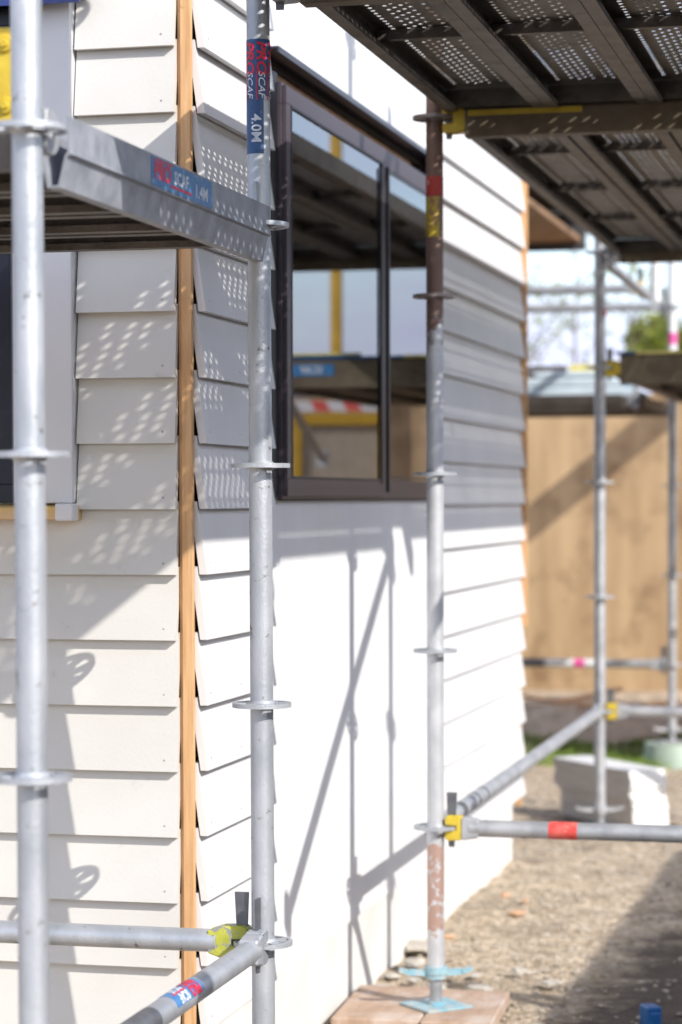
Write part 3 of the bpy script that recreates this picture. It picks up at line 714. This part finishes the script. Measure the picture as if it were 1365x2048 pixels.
# mid deck between P4 and P5, and its return leg to the left
proto30 = plank_proto(2.95)
for k in range(4):
    lb = '%s plank from the house in the far mid-height deck' % ordn[k]
    loc = W(.335 + .295*k, 5.25, MID - .045)
    if k == 0: proto30.location = loc; tag(proto30, lb, None, 'planks of the far mid-height deck')
    else: copy_thing(proto30, loc, HRZ, lb, 'planks of the far mid-height deck')
for k in range(4):
    copy_thing(proto24, W(.27, 6.98 + .31*k, MID - .115), HRZ + math.pi/2, '%s plank from the camera in the far return deck carrying pale sheets' % ordl[k], 'planks of the far return deck')
utransom((.272, 6.90), (-2.1, 6.90), MID - .045, 'dark transom along the front of the far return deck', m='dark_brown', side=1, h=.09)

# things lying on the far return deck
bg_ = thing('sheet_bundle', 'pale blue wrapped bundle lying on the far return deck', 'bundle', W(-.30, 7.12, MID - .050), HRZ)
b = MB(); rnd = random.Random(5)
for k, (x0, x1, z0, z1) in enumerate(((-.75, .50, 0, .055), (-.72, .46, .056, .10), (.0, .36, .101, .135))):
    b.prism([(x0, z0), (x1 - .03, z0), (x1 + .04, z0 + .03), (x1 - .06, z1), (x0 + .05, z1), (x0 - .03, z0 + .03)], 0, .5, lambda A, B, l: (A, l, B))
b.build('wrapped_sheets', M['bag'], bg_, smooth=False, bevel=.008)
yb = thing('toe_board', 'yellow board standing behind the pale blue bundle', 'board', W(.0, 7.75, MID - .05), HRZ)
MB().box(-.22, .12, 0, .03, .0, .205).build('board', M['yboard'], yb, smooth=False)
MB().box(-.12, -.09, -.002, 0, .08, .16).box(-.03, .0, -.002, 0, .09, .17).box(-.07, -.05, -.002, 0, .11, .16).build('printing', M['dboard'], yb, smooth=False)
db = thing('toe_board', 'dark grey board next to the yellow board', 'board', W(-.24, 7.75, MID - .05), HRZ)
MB().box(-1.2, -.0, 0, .03, .0, .20).build('board', M['dboard'], db, smooth=False)

# yellow bracket plate at the left edge, on the lower deck by the nearest standard
yp = thing('bracket_plate', 'yellow riveted steel plate behind the nearest standard at the left edge', 'bracket plate', W(.10, -1.60, MID + .012), HRZ)
b = MB(); b.box(-.26, .118, -.004, .004, .03, .185); b.box(-.20, .09, -.006, .03, .0, .03)
b.build('plate', M['yellow'], yp, smooth=False, bevel=.003)
b = MB()
for x in (.085, -.02, -.12):
    for z in (.058, .158): b.tube((x, -.004, z), (x, -.010, z), .015, 20, .012); b.tube((x, -.010, z), (x, -.014, z), .008, 16, .006)
b.build('rivet', M['yellow'], yp)

# ------------------------------------------------------------------ ground-level things
# bundle of new weatherboards
st = thing('weatherboard_stack', 'stack of white-ended weatherboards on the gravel behind the far standard', 'board stack', (1.285, 10.72, 0), math.atan2(.9, -.43) - math.pi/2)
rnd = random.Random(11)
def pile(z0, n, dx, L, name):
    e = MB(); s_ = MB(); z = z0
    for k in range(n):
        th = .0185; o = dx + rnd.uniform(-.004, .004); a = rnd.uniform(-.012, .012)
        s_.box(o, o + .185, a + .002, L + a, z, z + th - .0015); e.box(o + .0005, o + .1855, a - .004, a + .0018, z + .0002, z + th - .0003); z += th
    pr = s_.build(name, M['boardside'], st, smooth=False); e.build('end_grain', M['boardend'], pr, smooth=False); return z
z = pile(.0, 7, .012, .62, 'lower_bundle'); z = pile(z + .004, 7, -.006, .66, 'upper_bundle')
MB().box(-.008, .184, .0, .66, z, z + .004).build('top_face', M['boardend'], st, smooth=False)

def stone(p, r, label, m='stone2', name='rubble_stone', cat='stone', group='rubble by the wall foot'):
    bm = bmesh.new(); bmesh.ops.create_icosphere(bm, subdivisions=2, radius=1); sc = Vector((r*random.uniform(.8, 1.5), r*random.uniform(.7, 1.2), r*random.uniform(.25, .45))); o3 = random.random()*9
    for v in bm.verts:
        k = 1 + .45*noise.noise(v.co*1.6 + Vector((o3, 0, 0))); v.co = Vector((v.co.x*sc.x*k, v.co.y*sc.y*k, v.co.z*sc.z*k))
    me = bpy.data.meshes.new(name); bm.to_mesh(me); bm.free(); me.materials.append(M[m]); o = bpy.data.objects.new(name, me); COL.objects.link(o)
    o.location = (p.x, p.y, r*.25); o.rotation_euler = (0, 0, random.random()*6); tag(o, label, cat, group)
rub = [(.06,1.75,.035),(.10,1.66,.05),(.17,1.72,.03),(.05,1.95,.028),(.22,1.80,.035),(.13,1.90,.025),(.35,1.80,.04),(.08,2.15,.045),(.05,2.40,.06),(.42,2.10,.028),(.55,1.95,.03),(.09,1.56,.028),(.30,2.02,.022),(.60,1.36,.02)]
for i, (n, t, r) in enumerate(rub):
    stone(W(n, t), r, 'rough stone among the rubble between the foundation and the rusty standard', 'stone2')
for i, (n, t, r) in enumerate([(.136,3.54,.022), (.227,3.44,.016), (.244,3.16,.024), (.09,2.65,.022)]):
    stone(W(n, t), r, 'small orange clay chip lying on the sunlit gravel', 'chip', 'clay_chip', 'chip', 'orange chips on the gravel')
bp = thing('blue_packer', 'small blue plastic packer on the shaded gravel in the bottom right', 'packer', (.872, 6.80, -.028), .3)
MB().box(-.022, .022, -.03, .03, .0, .075).box(-.016, .016, -.036, .036, .02, .06).build('body', M['bluepl'], bp, smooth=False, bevel=.004)

# plywood hoarding behind, with battens
hd = thing('plywood_hoarding', 'tan plywood hoarding closing off the far side of the site', 'hoarding', W(0, 11.9, 0), HRZ)
for i in range(8):
    x = -3.6 + 1.2*i
    MB().box(x + .004, x + 1.196, 0, .018, .02, 2.22).build('sheet', M['ply'], hd, smooth=False)
MB().box(-3.6, 6, .02, .06, .3, .39).box(-3.6, 6, .02, .06, 1.9, 1.99).build('rail', M['pine_x'], hd, smooth=False)
for i in range(9): MB().box(-3.6 + 1.2*i - .045, -3.6 + 1.2*i + .045, .06, .15, -.2, 2.2).build('post', M['pine'], hd, smooth=False)
# off-frame fence added at the right to shade the bottom right of the ground
fa = Vector((3.869, 7.466, 0)); fb = Vector((2.433, 1.80, 0)); fd = fb - fa
fs_ = thing('shade_fence', 'dark off-frame fence added to shade the ground right of the path', 'fence', fa, math.atan2(fd.y, fd.x))
n_ = 5; Lf = fd.length
for i in range(n_): MB().box(Lf*i/n_ + .003, Lf*(i+1)/n_ - .003, -.01, .01, .0, 2.40).build('sheet', M['dboard'], fs_, smooth=False)
for i in range(n_ + 1): MB().box(Lf*i/n_ - .04, Lf*i/n_ + .04, .011, .1, .0, 2.36).build('post', M['pine'], fs_, smooth=False)

# eaves of a building beyond, high at the end of the long wall
ev = thing('far_eaves', 'timber-lined eaves with dark fascia beyond the end of the long wall', 'eaves', W(0, 6.6, 0), HRZ)
MB().box(-3.5, -.36, 0, 2.6, 3.02, 3.05).build('soffit', M['soffit'], ev, smooth=False)
MB().box(-3.5, -.33, -.03, 0, 2.98, 3.2).build('fascia', M['casing'], ev, smooth=False)
MB().box(-3.5, -.33, 2.6, 2.63, 2.97, 3.2).build('fascia', M['roofd'], ev, smooth=False)
MB().prism([(-.05, 3.21), (2.68, 3.21), (1.3, 3.8)], -3.5, -.3, lambda A, B, l: (l, A, B)).build('roof', M['roofd'], ev, smooth=False)
MB().box(-3.2, -3.05, 1.2, 1.35, -.1, 3.02).build('post', M['pine'], ev, smooth=False)

# ------------------------------------------------------------------ vegetation
def bush(name, loc, rx, rz, h0, h1, nleaf, label, cat, m='foliage', ls=.05, seed=1, group=None, trunk=.05):
    rnd = random.Random(seed); r = thing(name, label, cat, loc, 0, group)
    b = MB(); cl = [(rnd.uniform(-.75, .75)*rx, rnd.uniform(-.75, .75)*rx, rnd.uniform(h0, h1), rnd.uniform(.22, .42)*rx) for _ in range(26)]
    for i in range(nleaf):
        c = rnd.choice(cl); d = Vector((rnd.gauss(0, 1), rnd.gauss(0, 1), rnd.gauss(0, .8))).normalized()*c[3]*rnd.random()**.4
        p = Vector(c[:3]) + d; a = Vector((rnd.gauss(0,1), rnd.gauss(0,1), rnd.gauss(0,1))).normalized()*ls*rnd.uniform(.6, 1.3); e = a.cross(Vector((rnd.gauss(0,1), rnd.gauss(0,1), rnd.gauss(0,1)))).normalized()*ls*.45
        b.add([p - a, p + e, p + a, p - e], [(0,1,2,3)])
    b.build('crown', M[m], r, smooth=False, normals=False)
    q = MB(); q.tube((0,0,-.1), (0,0,(h0+h1)*.5), trunk, 10, trunk*.5)
    for k in range(9):
        c = cl[k]; q.tube((0,0,h0*rnd.uniform(.3, .95)), c[:3], trunk*.4, 6, trunk*.12)
    q.build('trunk', M['bark'], r)
    return r
bush('shrub', (3.9, 24, .11), 1.25, 0, 1.0, 3.2, 14000, 'bright yellow-green shrub above the hoarding at the right edge', 'shrub', 'foliage2', .085, 2)
bush('tree', (5.6, 26, .11), 2.0, 0, 1.6, 4.4, 8000, 'dark green bushy tree beyond the site on the right', 'tree', 'foliage', .07, 3)
bush('tree', (11.5, 24, 0), 1.8, 0, 1.2, 4.2, 7000, 'green tree right of the site, seen in the window glass', 'tree', 'foliage', .07, 4)
bush('tree', (9.3, 19.5, 0), 1.0, 0, 1.2, 5.0, 5000, 'slim light green tree right of the site, seen in the window glass', 'tree', 'foliage2', .06, 6)
# thin bare saplings against the sky
for i, (x, y, h) in enumerate(((1.95, 20.5, 3.6), (2.6, 22, 3.5), (1.75, 24, 4.4))):
    r = thing('sapling', ('slim sapling with sparse leaves beyond the hoarding, left of the others', 'slim sapling with sparse leaves beyond the hoarding, right of the others', 'tallest sparse sapling beyond the hoarding')[i], 'sapling', (x, y, .11), 0, 'sparse saplings beyond the hoarding')
    rnd = random.Random(20 + i); q = MB(); lf = MB()
    q.tube((0,0,-.3), (.05,0,h), .022, 8, .006)
    for k in range(26):
        z = h*rnd.uniform(.35, 1); a = rnd.uniform(0, 6.28); L = (h - z)*.25 + .3; e = Vector((math.cos(a)*L, math.sin(a)*L, z + L*.8)); q.tube((.05*z/h,0,z), e, .007, 5, .003)
        for j in range(14):
            p = Vector((.05*z/h,0,z)).lerp(e, rnd.uniform(.3, 1.05)) + Vector((rnd.gauss(0,.05), rnd.gauss(0,.05), rnd.gauss(0,.05))); a2 = Vector((rnd.gauss(0,1), rnd.gauss(0,1), rnd.gauss(0,1))).normalized()*.035; e2 = a2.orthogonal().normalized()*.016
            lf.add([p-a2, p+e2, p+a2, p-e2], [(0,1,2,3)])
    q.build('trunk', M['bark'], r); lf.build('leaves', M['foliage2'], r, smooth=False, normals=False)
# grass strip
rnd = random.Random(9); b = MB()
for i in range(9000):
    x = rnd.uniform(.8, 3.4); y = 13.3 + rnd.random()*1.2 + .12*math.sin(x*7)
    if noise.noise(Vector((x*3, y*3, 0))) < -.12: continue
    z = ground_h(x, y) - .01; h = rnd.uniform(.02, .07); a = rnd.uniform(0, 6.28); dx, dy = math.cos(a)*.006, math.sin(a)*.006; lx, ly = rnd.gauss(0, .02), rnd.gauss(0, .02)
    b.add([(x-dx, y-dy, z), (x+dx, y+dy, z), (x+lx, y+ly, z+h)], [(0,1,2)])
tag(b.build('grass', M['grass'], None, smooth=False, normals=False), 'strip of short green grass in front of the soil bank', 'grass', kind='stuff')
# timber offcuts on the bank
for i, (x, y, a, L) in enumerate(((1.35, 15.9, .4, .5), (1.75, 15.6, -.2, .45), (2.1, 15.9, .9, .4), (2.35, 15.5, 1.2, .55), (1.55, 16.2, .1, .7))):
    o = MB().box(-L/2, L/2, -.03, .03, 0, .025).build('timber_offcut', M['pine_x'], None, smooth=False, loc=(x, y, ground_h(x, y) + .005), rz=a)
    o.rotation_euler = (.12*(i % 3), .2 - .1*i, a); tag(o, ('pale timber offcut lying leftmost on the bank before the hoarding', 'timber offcut on the bank behind the far standard', 'tilted timber offcut on the bank right of the far standard', 'longest tilted timber offcut at the right of the bank', 'timber offcut farthest back at the hoarding foot')[i], 'offcut', 'timber offcuts on the soil bank')

# ------------------------------------------------------------------ things seen mirrored in the window, then added shadow casters
yp2 = thing('yellow_mast', 'tall yellow steel mast right of the site, mirrored in the window', 'mast', W(2.55, 11.6, 0), HRZ)
MB().bar((0,0,0), (.0,0.05,7.0), .075, .075, up=Vector((0,1,0))).build('mast', M['orange'], yp2, smooth=False, bevel=.004)
MB().box(-.2, .2, -.2, .2, 0, .03).build('foot_plate', M['yellow'], yp2, smooth=False)
cg = thing('mesh_cage', 'yellow framed mesh cage mirrored in the lower half of the window', 'cage', W(1.75, 9.7, 0), HRZ - .25)
b = MB()
for x in (0, .55, 1.5): b.box(x, x + .06, 0, .06, 0, 2.02)
b.box(.0, 1.56, -.003, .063, 1.95, 2.025).box(0, 1.56, -.003, .063, .1, .16); b.build('frame', M['orange'], cg, smooth=False, bevel=.003)
MB().box(.06, .55, .025, .03, .16, 1.95).box(.61, 1.5, .025, .03, .16, 1.95).build('mesh_infill', M['mesh'], cg, smooth=False)
tp = thing('barrier_tape', 'red and white striped barrier tape draped on the yellow cage', 'tape', W(1.75, 9.7, 2.025), HRZ - .25)
for s in (0, 1):
    q = MB()
    for k in range(14):
        if k % 2 == s: q.prism([(.1*k - .02, .01), (.1*k + .08, .01), (.1*k + .12, .075), (.1*k + .02, .075)], -.006, -.009, lambda A, B, l: (A + .08, l, B))
    q.build('red_stripes' if s else 'white_stripes', M['red' if s else 'whitepl'], tp, smooth=False)
nb = thing('neighbour_house', 'neighbouring low house with dark roof right of the site', 'house', (15, 36, -.6), -.5)
MB().box(-4, 4, 0, 6, 0, 2.4).build('wall', M['casing'], nb, smooth=False)
MB().prism([(-.5, 2.4), (6.5, 2.4), (3, 4.1)], -4.4, 4.4, lambda A, B, l: (l, A, B)).build('roof', M['roofd'], nb, smooth=False)
tf = thing('shadow_portal', 'unseen timber beam on posts, added to cast a slanted shadow on the hoarding', 'portal', W(.70, 9.85, 0), HRZ)  # out of view, added only for the slanted band on the plywood
MB().box(-.045, .045, 0, 1.5, 2.64, 2.84).build('shadow_beam', M['pine_x'], tf, smooth=False)
for y in (.05, .35): MB().box(-.045, .045, y, y + .09, 0, 2.64).build('post', M['pine'], tf, smooth=False)
pk = thing('shade_stack', 'unseen block of layers added to shade the ground before the hoarding', 'shade stack', W(.42, 8.2, 0), HRZ)  # out of view, added only to throw shadow over the far ground
for k in range(8): MB().box(0, .88, 0, 2.1, .16*k, .16*k + .13).build('pallet', M['pine_x'], pk, smooth=False)  # layers of the added shade block
print('objects', len(bpy.data.objects))
